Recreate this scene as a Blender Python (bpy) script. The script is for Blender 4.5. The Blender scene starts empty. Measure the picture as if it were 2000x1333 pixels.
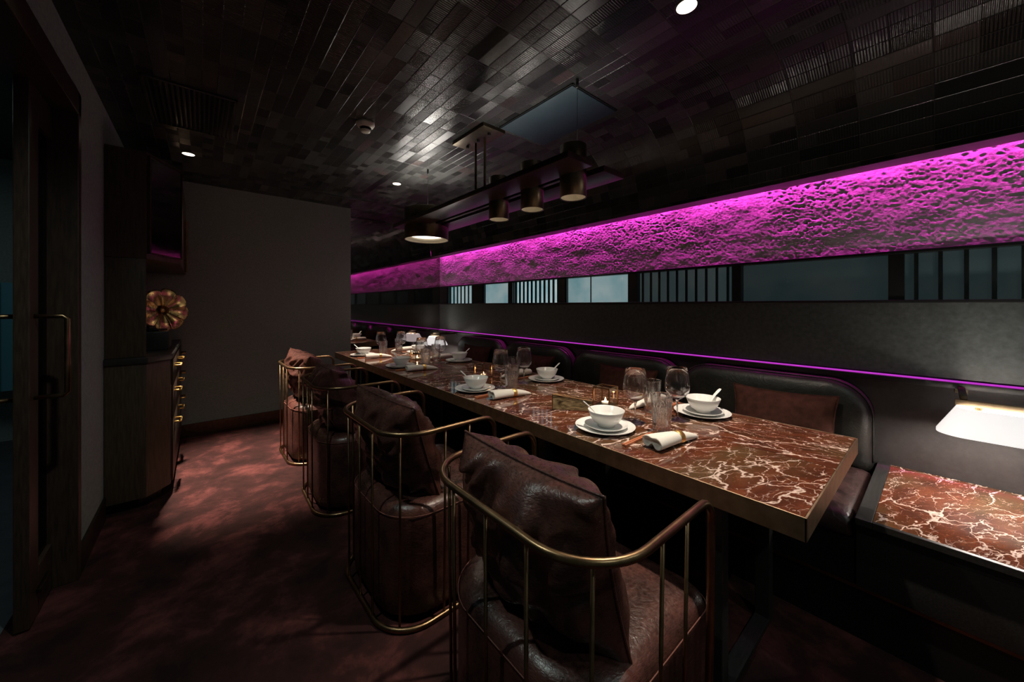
import bpy, bmesh, math, random
from mathutils import Vector, Matrix, noise as mnoise

scn = bpy.context.scene
COL = scn.collection
PI = math.pi

# ------------------------------------------------------------------ camera
YAW = math.atan2(605, 713)            # the long side of the room runs along +Y
CAM_H = 1.25
cam_d = bpy.data.cameras.new('camera')
cam_d.sensor_width = 36.0
cam_d.lens = 36.0 * 713 / 2000
cam_d.shift_y = -69.5 / 2000
cam_d.clip_start = 0.02
cam = bpy.data.objects.new('camera', cam_d)
COL.objects.link(cam)
cam.location = (0, 0, CAM_H)
cam.rotation_euler = (PI / 2, 0, -YAW)
# the view direction is (sin, cos) of the yaw
scn.camera = cam

# ------------------------------------------------------------------ world and exposure
w = bpy.data.worlds.new('world')
scn.world = w
w.use_nodes = True
w.node_tree.nodes['Background'].inputs[0].default_value = (0.55, 0.75, 0.85, 1)
w.node_tree.nodes['Background'].inputs[1].default_value = 0.02
scn.view_settings.view_transform = 'Standard'
scn.view_settings.look = 'None'
scn.view_settings.gamma = 1.0
scn.view_settings.use_curve_mapping = False
scn.view_settings.exposure = 0.0
scn.cycles.max_bounces = 10
scn.cycles.diffuse_bounces = 5
scn.cycles.transparent_max_bounces = 24
scn.cycles.sample_clamp_indirect = 4.0
scn.cycles.use_denoising = True

# ------------------------------------------------------------------ key dimensions
XW = 2.575      # bench wall
XL = -0.44      # door wall
YE = 4.62       # end wall
YB = -1.5       # wall behind
ZC = 2.42       # flat ceiling
ZS = 1.93       # soffit underside where the curved ceiling ends
XS = 2.44       # front of the soffit


# ================================================================== materials
def new_mat(name):
    m = bpy.data.materials.new(name)
    m.use_nodes = True
    nt = m.node_tree
    return m, nt, nt.nodes['Principled BSDF']


def N(nt, kind, **kw):
    n = nt.nodes.new(kind)
    for k, v in kw.items():
        setattr(n, k, v)
    return n


def math_n(nt, op, a, b=None, c=None):
    n = nt.nodes.new('ShaderNodeMath')
    n.operation = op
    for i, x in enumerate((a, b, c)):
        if x is None:
            continue
        if isinstance(x, (int, float)):
            n.inputs[i].default_value = x
        else:
            nt.links.new(x, n.inputs[i])
    return n.outputs[0]


def ramp(nt, fac, stops):
    r = nt.nodes.new('ShaderNodeValToRGB')
    el = r.color_ramp.elements
    while len(el) < len(stops):
        el.new(0.5)
    for e, (p, c) in zip(el, stops):
        e.position = p
        e.color = (c[0], c[1], c[2], 1)
    nt.links.new(fac, r.inputs[0])
    return r.outputs[0]


def mix_c(nt, fac, a, b):
    n = nt.nodes.new('ShaderNodeMix')
    n.data_type = 'RGBA'
    for i, x in ((0, fac), (6, a), (7, b)):
        if isinstance(x, (int, float)):
            n.inputs[i].default_value = x
        elif isinstance(x, tuple):
            n.inputs[i].default_value = (x[0], x[1], x[2], 1)
        else:
            nt.links.new(x, n.inputs[i])
    return n.outputs[2]


def coords(nt, scale=(1, 1, 1), kind='Object'):
    tc = nt.nodes.new('ShaderNodeTexCoord')
    mp = nt.nodes.new('ShaderNodeMapping')
    mp.inputs['Scale'].default_value = scale
    nt.links.new(tc.outputs[kind], mp.inputs[0])
    return mp.outputs[0]


def tex_noise(nt, vec, scale, detail=4, rough=0.55, dist=0.0):
    n = nt.nodes.new('ShaderNodeTexNoise')
    n.inputs['Scale'].default_value = scale
    n.inputs['Detail'].default_value = detail
    n.inputs['Roughness'].default_value = rough
    n.inputs['Distortion'].default_value = dist
    nt.links.new(vec, n.inputs['Vector'])
    return n


def bump(nt, p, height, strength=0.3, dist=0.01):
    b = nt.nodes.new('ShaderNodeBump')
    b.inputs['Strength'].default_value = strength
    b.inputs['Distance'].default_value = dist
    nt.links.new(height, b.inputs['Height'])
    nt.links.new(b.outputs[0], p.inputs['Normal'])
    return b


def simple(name, col, rough=0.5, metal=0.0, nscale=0, namp=0.25, bstr=0.0, bdist=0.003, spec=0.5, coat=0.0, stretch=(1, 1, 1)):
    m, nt, p = new_mat(name)
    p.inputs['Base Color'].default_value = (*col, 1)
    p.inputs['Roughness'].default_value = rough
    p.inputs['Metallic'].default_value = metal
    p.inputs['Specular IOR Level'].default_value = spec
    p.inputs['Coat Weight'].default_value = coat
    if nscale:
        v = coords(nt, stretch)
        n = tex_noise(nt, v, nscale, 5)
        lo = tuple(c * (1 - namp) for c in col)
        hi = tuple(c * (1 + namp) for c in col)
        nt.links.new(ramp(nt, n.outputs[0], [(0.3, lo), (0.7, hi)]), p.inputs['Base Color'])
        if bstr:
            bump(nt, p, n.outputs[0], bstr, bdist)
    return m


def emit(name, col, strength):
    m, nt, p = new_mat(name)
    p.inputs['Base Color'].default_value = (*col, 1)
    p.inputs['Roughness'].default_value = 0.6
    p.inputs['Emission Color'].default_value = (*col, 1)
    p.inputs['Emission Strength'].default_value = strength
    return m


def m_ceiling():
    m, nt, p = new_mat('ribbed_black_tile')
    tc = nt.nodes.new('ShaderNodeTexCoord')
    sep = nt.nodes.new('ShaderNodeSeparateXYZ')
    nt.links.new(tc.outputs['UV'], sep.inputs[0])
    u, v = sep.outputs[0], sep.outputs[1]
    us = math_n(nt, 'DIVIDE', u, 0.2355)
    vs = math_n(nt, 'DIVIDE', v, 0.0627)
    row, pan = math_n(nt, 'FLOOR', vs), math_n(nt, 'FLOOR', us)
    fu, fv = math_n(nt, 'FRACT', us), math_n(nt, 'FRACT', vs)

    def wn(a, b, c):
        cb = nt.nodes.new('ShaderNodeCombineXYZ')
        for i, x in enumerate((a, b, c)):
            if isinstance(x, (int, float)):
                cb.inputs[i].default_value = x
            else:
                nt.links.new(x, cb.inputs[i])
        n = nt.nodes.new('ShaderNodeTexWhiteNoise')
        nt.links.new(cb.outputs[0], n.inputs['Vector'])
        return n
    split = wn(pan, row, 7.3)
    cnt = math_n(nt, 'CEIL', math_n(nt, 'MULTIPLY', split.outputs[0], 2.6))
    k = math_n(nt, 'FLOOR', math_n(nt, 'MULTIPLY', fu, cnt))
    fk = math_n(nt, 'FRACT', math_n(nt, 'MULTIPLY', fu, cnt))
    rnd = wn(pan, row, math_n(nt, 'ADD', k, 1.7))
    ns = tex_noise(nt, tc.outputs['Object'], 170, 3, 0.7)
    colr = ramp(nt, rnd.outputs[0], [(0.0, (0.008, 0.0082, 0.0078)), (0.5, (0.022, 0.0225, 0.021)), (0.9, (0.040, 0.041, 0.038)), (1.0, (0.034, 0.024, 0.022))])

    def edge(f, wd):      # 1 inside the tile, 0 in the joint
        a = math_n(nt, 'ABSOLUTE', math_n(nt, 'SUBTRACT', f, 0.5))
        return math_n(nt, 'SUBTRACT', 1.0, math_n(nt, 'SMOOTH_MIN', 1.0, math_n(nt, 'MAXIMUM', 0.0, math_n(nt, 'MULTIPLY', math_n(nt, 'SUBTRACT', a, 0.5 - wd), 1 / wd)), 0.1))
    joint = math_n(nt, 'MULTIPLY', edge(fv, 0.045), math_n(nt, 'MULTIPLY', edge(fu, 0.013), edge(fk, 0.012)))
    col = mix_c(nt, joint, (0.03, 0.029, 0.027), colr)
    nt.links.new(col, p.inputs['Base Color'])
    rr = wn(row, pan, math_n(nt, 'ADD', k, 4.1))
    rgh = math_n(nt, 'ADD', 0.10, math_n(nt, 'MULTIPLY', rr.outputs[0], 0.2))
    nt.links.new(rgh, p.inputs['Roughness'])
    p.inputs['Specular IOR Level'].default_value = 0.36
    nt.links.new(rgh, p.inputs['Roughness'])
    # ribs run across each row
    ribs = math_n(nt, 'SINE', math_n(nt, 'MULTIPLY', u, 2 * PI / 0.0098))
    ribw = math_n(nt, 'MULTIPLY', ribs, math_n(nt, 'MULTIPLY', split.outputs[0], 0.42))
    h = math_n(nt, 'ADD', math_n(nt, 'MULTIPLY', joint, 0.9), math_n(nt, 'ADD', ribw, math_n(nt, 'MULTIPLY', ns.outputs[0], 0.38)))
    b = nt.nodes.new('ShaderNodeBump')
    b.inputs['Strength'].default_value = 0.85
    b.inputs['Distance'].default_value = 0.0022
    nt.links.new(h, b.inputs['Height'])
    # each tile sits at a slightly different tilt
    sub = N(nt, 'ShaderNodeVectorMath', operation='SUBTRACT')
    nt.links.new(rnd.outputs['Color'], sub.inputs[0])
    sub.inputs[1].default_value = (0.5, 0.5, 0.5)
    sc = N(nt, 'ShaderNodeVectorMath', operation='SCALE')
    nt.links.new(sub.outputs[0], sc.inputs[0])
    sc.inputs['Scale'].default_value = 0.085
    ad = N(nt, 'ShaderNodeVectorMath', operation='ADD')
    nt.links.new(b.outputs[0], ad.inputs[0])
    nt.links.new(sc.outputs[0], ad.inputs[1])
    nm = N(nt, 'ShaderNodeVectorMath', operation='NORMALIZE')
    nt.links.new(ad.outputs[0], nm.inputs[0])
    nt.links.new(nm.outputs[0], p.inputs['Normal'])
    return m


def m_marble(name, rot=0.5, seed=0.0, dark=1.0):
    m, nt, p = new_mat(name)
    tc = nt.nodes.new('ShaderNodeTexCoord')
    mp = nt.nodes.new('ShaderNodeMapping')
    mp.inputs['Location'].default_value = (seed, seed * 0.7, 0)
    mp.inputs['Rotation'].default_value = (0, 0, rot)
    nt.links.new(tc.outputs['Object'], mp.inputs[0])
    st = nt.nodes.new('ShaderNodeMapping')
    st.inputs['Scale'].default_value = (1.0, 2.0, 1.0)
    nt.links.new(mp.outputs[0], st.inputs[0])
    v = st.outputs[0]

    def warped(ns, amt):
        n = tex_noise(nt, v, ns, 4, 0.6)
        s = N(nt, 'ShaderNodeVectorMath', operation='SUBTRACT')
        nt.links.new(n.outputs['Color'], s.inputs[0])
        s.inputs[1].default_value = (0.5, 0.5, 0.5)
        k = N(nt, 'ShaderNodeVectorMath', operation='SCALE')
        k.inputs['Scale'].default_value = amt
        nt.links.new(s.outputs[0], k.inputs[0])
        a = N(nt, 'ShaderNodeVectorMath', operation='ADD')
        nt.links.new(v, a.inputs[0])
        nt.links.new(k.outputs[0], a.inputs[1])
        return a.outputs[0]

    def veins(vec, scale, width, lo):
        vo = nt.nodes.new('ShaderNodeTexVoronoi')
        vo.feature = 'DISTANCE_TO_EDGE'
        vo.inputs['Scale'].default_value = scale
        nt.links.new(vec, vo.inputs['Vector'])
        wv = tex_noise(nt, v, scale * 0.9, 2)
        thick = math_n(nt, 'MULTIPLY', math_n(nt, 'MAXIMUM', 0.0, math_n(nt, 'SUBTRACT', wv.outputs[0], lo)), width * 4)
        d = math_n(nt, 'DIVIDE', vo.outputs['Distance'], math_n(nt, 'MAXIMUM', thick, 0.0005))
        f = math_n(nt, 'SUBTRACT', 1.0, math_n(nt, 'MINIMUM', 1.0, d))
        return math_n(nt, 'POWER', math_n(nt, 'MAXIMUM', f, 0.0), 0.6)
    w1, w2 = warped(5, 0.24), warped(14, 0.08)
    v1 = veins(w1, 4.2, 0.030, 0.36)
    v2 = veins(w1, 9.0, 0.033, 0.43)
    v3 = veins(w2, 24, 0.065, 0.50)
    tot = math_n(nt, 'MINIMUM', 1.0, math_n(nt, 'ADD', v1, math_n(nt, 'ADD', math_n(nt, 'MULTIPLY', v2, 0.8), math_n(nt, 'MULTIPLY', v3, 0.45))))
    nb = tex_noise(nt, w1, 9, 6, 0.65)
    nb2 = tex_noise(nt, w2, 3.0, 3)
    base = ramp(nt, nb.outputs[0], [(0.25, (0.030 * dark, 0.010 * dark, 0.006 * dark)), (0.5, (0.125 * dark, 0.031 * dark, 0.014 * dark)), (0.75, (0.24 * dark, 0.070 * dark, 0.030 * dark))])
    drk = ramp(nt, nb2.outputs[0], [(0.36, (0.035, 0.018, 0.014)), (0.5, (1, 1, 1))])
    base2 = mix_c(nt, math_n(nt, 'MULTIPLY', nb2.outputs[0], 0.5), base, (0.03, 0.014, 0.010))
    n3 = tex_noise(nt, v, 2.2, 2)
    tan = mix_c(nt, ramp(nt, n3.outputs[0], [(0.48, (0, 0, 0)), (0.68, (0.7, 0.7, 0.7))]), base2, (0.095, 0.058, 0.026))
    col = mix_c(nt, tot, tan, (0.70, 0.53, 0.46))
    nt.links.new(col, p.inputs['Base Color'])
    p.inputs['Roughness'].default_value = 0.07
    p.inputs['Specular IOR Level'].default_value = 0.55
    return m


def m_leather(name, col, rough=0.38):
    m, nt, p = new_mat(name)
    v = coords(nt)
    n1 = tex_noise(nt, v, 9, 6, 0.65)
    n2 = tex_noise(nt, coords(nt, (30, 30, 160)), 3.0, 3)
    n3 = tex_noise(nt, v, 420, 2)
    f = math_n(nt, 'ADD', math_n(nt, 'MULTIPLY', n1.outputs[0], 0.7), math_n(nt, 'MULTIPLY', n2.outputs[0], 0.3))
    c = ramp(nt, f, [(0.36, tuple(x * 0.35 for x in col)), (0.5, col), (0.66, (col[0] * 2.0, col[1] * 1.7, col[2] * 1.6))])
    nt.links.new(c, p.inputs['Base Color'])
    r = math_n(nt, 'ADD', rough - 0.12, math_n(nt, 'MULTIPLY', n2.outputs[0], 0.3))
    nt.links.new(r, p.inputs['Roughness'])
    n4 = tex_noise(nt, v, 17, 2, 0.5, 2.2)
    crease = math_n(nt, 'ABSOLUTE', math_n(nt, 'SUBTRACT', n4.outputs[0], 0.5))
    h = math_n(nt, 'ADD', math_n(nt, 'ADD', math_n(nt, 'MULTIPLY', n1.outputs[0], 0.5), math_n(nt, 'MULTIPLY', crease, 0.8)), math_n(nt, 'ADD', math_n(nt, 'MULTIPLY', n3.outputs[0], 0.10), math_n(nt, 'MULTIPLY', n2.outputs[0], 0.25)))
    bump(nt, p, h, 0.35, 0.007)
    return m


def m_brass(name, col, rough):
    m, nt, p = new_mat(name)
    v = coords(nt)
    n = tex_noise(nt, v, 25, 4)
    nt.links.new(ramp(nt, n.outputs[0], [(0.3, tuple(x * 0.75 for x in col)), (0.7, tuple(x * 1.15 for x in col))]), p.inputs['Base Color'])
    p.inputs['Metallic'].default_value = 1
    nt.links.new(math_n(nt, 'ADD', rough - 0.05, math_n(nt, 'MULTIPLY', n.outputs[0], 0.1)), p.inputs['Roughness'])
    return m


def m_plaster():
    m, nt, p = new_mat('rough_plaster')
    tc = nt.nodes.new('ShaderNodeTexCoord')
    v = coords(nt, (1, 1, 1.6))
    n1 = tex_noise(nt, v, 7, 8, 0.68, 0.6)
    n2 = tex_noise(nt, v, 26, 6, 0.7, 1.2)
    n3 = tex_noise(nt, v, 90, 3, 0.6)
    pits = ramp(nt, n2.outputs[0], [(0.40, (0, 0, 0)), (0.50, (1, 1, 1))])
    h = math_n(nt, 'ADD', math_n(nt, 'MULTIPLY', n1.outputs[0], 1.0), math_n(nt, 'ADD', math_n(nt, 'MULTIPLY', pits, 0.55), math_n(nt, 'MULTIPLY', n3.outputs[0], 0.15)))
    p.inputs['Base Color'].default_value = (0.36, 0.34, 0.35, 1)
    nt.links.new(ramp(nt, n1.outputs[0], [(0.35, (0.30, 0.29, 0.30)), (0.65, (0.44, 0.42, 0.43))]), p.inputs['Base Color'])
    p.inputs['Roughness'].default_value = 0.75
    bump(nt, p, h, 0.4, 0.006)
    return m


def m_thin_glass(name, tint=(1, 1, 1), rough=0.0, boost=1.0):
    m = bpy.data.materials.new(name)
    m.use_nodes = True
    nt = m.node_tree
    nt.nodes.clear()
    out = nt.nodes.new('ShaderNodeOutputMaterial')
    tr = nt.nodes.new('ShaderNodeBsdfTransparent')
    tr.inputs[0].default_value = (*tint, 1)
    gl = nt.nodes.new('ShaderNodeBsdfGlossy')
    gl.inputs['Roughness'].default_value = rough
    lw = nt.nodes.new('ShaderNodeLayerWeight')
    lw.inputs['Blend'].default_value = 0.25
    f = math_n(nt, 'MINIMUM', 0.9, math_n(nt, 'ADD', 0.035 * boost, math_n(nt, 'MULTIPLY', lw.outputs['Facing'], 0.0)))
    fc = math_n(nt, 'MULTIPLY', math_n(nt, 'POWER', lw.outputs['Facing'], 3.0), 0.75 * boost)
    f = math_n(nt, 'MINIMUM', 0.92, math_n(nt, 'ADD', f, fc))
    mx = nt.nodes.new('ShaderNodeMixShader')
    nt.links.new(f, mx.inputs[0])
    nt.links.new(tr.outputs[0], mx.inputs[1])
    nt.links.new(gl.outputs[0], mx.inputs[2])
    nt.links.new(mx.outputs[0], out.inputs[0])
    return m


def m_cut_glass(name, amt, ior=1.5):
    m = bpy.data.materials.new(name)
    m.use_nodes = True
    nt = m.node_tree
    nt.nodes.clear()
    out = nt.nodes.new('ShaderNodeOutputMaterial')
    tr = nt.nodes.new('ShaderNodeBsdfTransparent')
    gl = nt.nodes.new('ShaderNodeBsdfGlass')
    gl.inputs['Roughness'].default_value = 0.0
    gl.inputs['IOR'].default_value = ior
    mx = nt.nodes.new('ShaderNodeMixShader')
    mx.inputs[0].default_value = amt
    nt.links.new(tr.outputs[0], mx.inputs[1])
    nt.links.new(gl.outputs[0], mx.inputs[2])
    nt.links.new(mx.outputs[0], out.inputs[0])
    return m


def m_carpet():
    m, nt, p = new_mat('burgundy_carpet')
    v = coords(nt)
    n1 = tex_noise(nt, v, 3.4, 7, 0.68, 0.25)
    n2 = tex_noise(nt, v, 240, 2)
    c = ramp(nt, n1.outputs[0], [(0.34, (0.017, 0.0085, 0.0080)), (0.5, (0.036, 0.0140, 0.0132)), (0.66, (0.112, 0.036, 0.033))])
    nt.links.new(c, p.inputs['Base Color'])
    p.inputs['Roughness'].default_value = 0.95
    p.inputs['Specular IOR Level'].default_value = 0.1
    h = math_n(nt, 'ADD', math_n(nt, 'MULTIPLY', n2.outputs[0], 0.5), math_n(nt, 'MULTIPLY', n1.outputs[0], 0.8))
    bump(nt, p, h, 0.4, 0.006)
    return m


M = {}
M['ceiling'] = m_ceiling()
M['marble'] = m_marble('red_marble', 0.75, 0.0)
M['marble_side'] = m_marble('red_marble_side', 0.35, 5.0)
M['leather'] = m_leather('brown_leather', (0.054, 0.0225, 0.018), 0.27)
M['bench_leather'] = m_leather('dark_bench_leather', (0.0125, 0.0125, 0.011), 0.36)
M['bench_seat'] = m_leather('brown_bench_leather', (0.042, 0.021, 0.020), 0.34)
M['brass'] = m_brass('aged_brass', (0.26, 0.165, 0.088), 0.33)
M['bronze'] = m_brass('dark_bronze', (0.11, 0.088, 0.058), 0.38)
M['apron'] = m_brass('brushed_bronze', (0.46, 0.34, 0.21), 0.46)
M['gold'] = m_brass('polished_gold', (0.85, 0.56, 0.18), 0.38)
M['hornbrass'] = m_brass('horn_brass', (0.58, 0.41, 0.17), 0.27)
M['carpet'] = m_carpet()
M['plaster'] = m_plaster()
M['endwall'] = simple('grey_woven_wallcovering', (0.235, 0.272, 0.250), 0.85, 0, 140, 0.25, 0.4, 0.002, 0.2)
M['leftwall'] = simple('grey_plaster_wall', (0.28, 0.335, 0.31), 0.85, 0, 60, 0.15, 0.2, 0.002, 0.2)
M['panel'] = simple('charcoal_wall_panel', (0.050, 0.055, 0.053), 0.36, 0, 45, 0.3, 0.35, 0.003, 0.5)
M['lowpanel'] = simple('dark_lower_panel', (0.030, 0.0265, 0.026), 0.42, 0, 60, 0.2, 0.15, 0.002, 0.45)
M['black'] = simple('black_lacquer', (0.008, 0.008, 0.008), 0.35)
M['blackwood'] = simple('black_stained_wood', (0.026, 0.0245, 0.0235), 0.32, 0, 20, 0.3, 0.1, 0.001, 0.5, 0, (1, 8, 8))
M['soffit'] = simple('dark_soffit', (0.045, 0.032, 0.036), 0.55)
M['wood'] = simple('dark_walnut', (0.045, 0.027, 0.018), 0.38, 0, 14, 0.4, 0.1, 0.001, 0.45, 0, (10, 10, 1))
M['cabwood'] = simple('cabinet_walnut', (0.068, 0.046, 0.028), 0.42, 0, 10, 0.35, 0.1, 0.001, 0.4, 0, (12, 12, 1))
M['china'] = simple('white_china', (0.80, 0.79, 0.77), 0.18, spec=0.6)
M['linen'] = simple('white_linen', (0.74, 0.70, 0.64), 0.85, 0, 300, 0.06, 0.2, 0.001)
M['velvet'] = simple('russet_velvet', (0.045, 0.016, 0.011), 0.9, 0, 30, 0.35, 0.2, 0.002, 0.15)
M['chopwood'] = simple('chopstick_wood', (0.46, 0.15, 0.065), 0.45, 0, 30, 0.2, stretch=(1, 12, 12))
M['hatch'] = simple('blue_grey_panel', (0.010, 0.023, 0.030), 0.5, 0, 40, 0.12)
M['plastic'] = simple('cream_plastic', (0.72, 0.66, 0.56), 0.4)
M['mirror'], _nt, _p = new_mat('tinted_mirror')
_p.inputs['Base Color'].default_value = (0.42, 0.36, 0.36, 1)
_p.inputs['Metallic'].default_value = 1
_p.inputs['Roughness'].default_value = 0.03
_n = tex_noise(_nt, coords(_nt), 1.5, 2)
_nt.links.new(ramp(_nt, _n.outputs[0], [(0.3, (0.40, 0.345, 0.345)), (0.7, (0.44, 0.375, 0.375))]), _p.inputs['Base Color'])
M['wineglass'] = m_thin_glass('wine_glass')
M['lanternglass'] = m_thin_glass('lantern_glass', (0.97, 0.97, 0.93))
M['windowglass'] = m_thin_glass('window_glass', (0.93, 0.97, 0.97), 0.05)
M['doorglass'] = m_thin_glass('door_glass', (0.25, 0.33, 0.36), 0.05)
M['cutglass'] = m_cut_glass('cut_glass', 0.75)
M['crystal'] = m_cut_glass('crystal_glass', 0.85, 1.36)
M['darkglass'] = simple('bronze_mirror_glass', (0.36, 0.34, 0.32), 0.09, 1.0, 4, 0.08)
M['led'] = emit('magenta_led', (0.50, 0.040, 0.56), 0.95)
M['downglow'] = emit('downlight_glow', (1.0, 0.86, 0.68), 4.0)
M['warmdisc'] = emit('lamp_diffuser', (1.0, 0.78, 0.52), 1.25)
M['whitedisc'] = emit('drum_diffuser', (1.0, 0.93, 0.86), 2.2)
M['uplight'] = emit('uplight_lens', (1.0, 0.95, 0.88), 38.0)
M['cream'] = simple('cream_reflector', (0.80, 0.72, 0.52), 0.5)
M['shade'] = emit('lit_white_shade', (1.0, 0.96, 0.95), 0.72)
M['flame'] = emit('candle_flame', (1.0, 0.60, 0.28), 22.0)
M['wax'] = emit('candle_wax', (0.9, 0.70, 0.50), 0.35)
M['corridorglow'] = emit('teal_lit_screen', (0.08, 0.28, 0.34), 0.004)


def teal(name, strength, seed):
    m, nt, p = new_mat(name)
    p.inputs['Base Color'].default_value = (0.05, 0.07, 0.075, 1)
    p.inputs['Roughness'].default_value = 0.5
    mp = nt.nodes.new('ShaderNodeMapping')
    mp.inputs['Location'].default_value = (seed, seed * 2, seed)
    tc = nt.nodes.new('ShaderNodeTexCoord')
    nt.links.new(tc.outputs['Object'], mp.inputs[0])
    n = tex_noise(nt, mp.outputs[0], 3.0, 3)
    nt.links.new(ramp(nt, n.outputs[0], [(0.35, (0.36, 0.62, 0.68)), (0.65, (0.72, 0.84, 0.86))]), p.inputs['Emission Color'])
    p.inputs['Emission Strength'].default_value = strength
    return m


# ================================================================== mesh helpers
def link(name, me, m=None, parent=None, smooth=False, loc=None):
    o = bpy.data.objects.new(name, me)
    COL.objects.link(o)
    if m is not None:
        me.materials.append(m)
    if parent is not None:
        o.parent = parent
    if loc is not None:
        o.location = loc
    if smooth:
        for p in me.polygons:
            p.use_smooth = True
    return o


def from_bm(name, bm, m, parent=None, smooth=False, loc=None, auto=False):
    bmesh.ops.recalc_face_normals(bm, faces=bm.faces)
    me = bpy.data.meshes.new(name)
    bm.to_mesh(me)
    bm.free()
    o = link(name, me, m, parent, smooth or auto, loc)
    if auto:
        try:
            me.set_sharp_from_angle(angle=math.radians(35))
        except Exception:
            pass
    return o


def add_box(bm, x0, x1, y0, y1, z0, z1, bev=0.0, mat=None):
    r = bmesh.ops.create_cube(bm, size=1)
    vs = r['verts']
    for v in vs:
        v.co = Vector((x0 + (v.co.x + .5) * (x1 - x0), y0 + (v.co.y + .5) * (y1 - y0), z0 + (v.co.z + .5) * (z1 - z0)))
    if bev > 0:
        es = list({e for v in vs for e in v.link_edges})
        r2 = bmesh.ops.bevel(bm, geom=es, offset=bev, segments=2, profile=0.6, affect='EDGES')
        vs = [v for v in r2['verts']]
    if mat is not None:
        fs = {f for v in vs for f in v.link_faces}
        vv = {v for f in fs for v in f.verts}
        bmesh.ops.transform(bm, matrix=mat, verts=list(vv))
    return vs


def box(name, m, x0, x1, y0, y1, z0, z1, parent=None, bev=0.0):
    bm = bmesh.new()
    add_box(bm, x0, x1, y0, y1, z0, z1, bev)
    return from_bm(name, bm, m, parent, auto=bev > 0)


def add_loft(bm, rings, cap0=True, cap1=True, closed=True):
    R = [[bm.verts.new(p) for p in r] for r in rings]
    n = len(R[0])
    for a, b in zip(R[:-1], R[1:]):
        for i in range(n if closed else n - 1):
            j = (i + 1) % n
            bm.faces.new((a[i], a[j], b[j], b[i]))
    if cap0:
        bm.faces.new(list(reversed(R[0])))
    if cap1:
        bm.faces.new(R[-1])
    return R


def add_prism(bm, poly, z0, z1):
    add_loft(bm, [[(x, y, z0) for x, y in poly], [(x, y, z1) for x, y in poly]])


def prism(name, m, poly, z0, z1, parent=None, bev=0.0):
    bm = bmesh.new()
    add_prism(bm, poly, z0, z1)
    if bev:
        bmesh.ops.bevel(bm, geom=list(bm.edges), offset=bev, segments=2, profile=0.6, affect='EDGES')
    return from_bm(name, bm, m, parent, auto=bev > 0)


def add_lathe(bm, prof, n=32, mod=None, cap0=False, cap1=False):
    rings = []
    for k, (r, z) in enumerate(prof):
        ring = []
        for i in range(n):
            a = 2 * PI * i / n
            rr = r * (mod(a, z) if mod else 1.0)
            ring.append((rr * math.cos(a), rr * math.sin(a), z))
        rings.append(ring)
    add_loft(bm, rings, cap0, cap1)


def lathe(name, m, prof, n=32, parent=None, mod=None, smooth=True, cap0=False, cap1=False, loc=None):
    bm = bmesh.new()
    add_lathe(bm, prof, n, mod, cap0, cap1)
    return from_bm(name, bm, m, parent, smooth=smooth, loc=loc)


def add_tube(bm, pts, r, n=10, closed=False, caps=True):
    pts = [Vector(p) for p in pts]
    L = len(pts)
    rad = r if isinstance(r, (list, tuple)) else [r] * L
    tang = []
    for i in range(L):
        if closed:
            t = pts[(i + 1) % L] - pts[i - 1]
        else:
            t = pts[min(i + 1, L - 1)] - pts[max(i - 1, 0)]
        tang.append(t.normalized())
    up = Vector((0, 0, 1)) if abs(tang[0].z) < 0.9 else Vector((1, 0, 0))
    nrm = (up - tang[0] * up.dot(tang[0])).normalized()
    rings = []
    for i in range(L):
        if i:
            nrm = (nrm - tang[i] * nrm.dot(tang[i]))
            nrm.normalize()
        bn = tang[i].cross(nrm)
        rings.append([pts[i] + (nrm * math.cos(2 * PI * k / n) + bn * math.sin(2 * PI * k / n)) * rad[i] for k in range(n)])
    if closed:
        rings.append(rings[0])
        R = [[bm.verts.new(p) for p in q] for q in rings[:-1]]
        R.append(R[0])
        for a, b in zip(R[:-1], R[1:]):
            for i in range(n):
                j = (i + 1) % n
                bm.faces.new((a[i], a[j], b[j], b[i]))
    else:
        add_loft(bm, rings, caps, caps)


def tube(name, m, pts, r, n=10, parent=None, closed=False):
    bm = bmesh.new()
    add_tube(bm, pts, r, n, closed)
    return from_bm(name, bm, m, parent, smooth=True)


def round_poly(pts, rads, n=6):
    out = []
    L = len(pts)
    for i in range(L):
        p, a, b = Vector(pts[i]), Vector(pts[i - 1]), Vector(pts[(i + 1) % L])
        r = rads[i]
        if r <= 0:
            out.append((p.x, p.y))
            continue
        d1, d2 = (a - p).normalized(), (b - p).normalized()
        ang = d1.angle(d2)
        t = r / math.tan(ang / 2)
        c = p + (d1 + d2).normalized() * (r / math.sin(ang / 2))
        s, e = p + d1 * t - c, p + d2 * t - c
        a0, a1 = math.atan2(s.y, s.x), math.atan2(e.y, e.x)
        while a1 - a0 > PI:
            a1 -= 2 * PI
        while a1 - a0 < -PI:
            a1 += 2 * PI
        for k in range(n + 1):
            q = a0 + (a1 - a0) * k / n
            out.append((c.x + r * math.cos(q), c.y + r * math.sin(q)))
    return out


def resample(pts, step, closed=True):
    P = [Vector(p) for p in pts]
    if closed:
        P.append(P[0])
    out = []
    for a, b in zip(P[:-1], P[1:]):
        k = max(1, int((b - a).length / step))
        for i in range(k):
            out.append(tuple(a.lerp(b, i / k)))
    if not closed:
        out.append(tuple(P[-1]))
    return out


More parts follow.
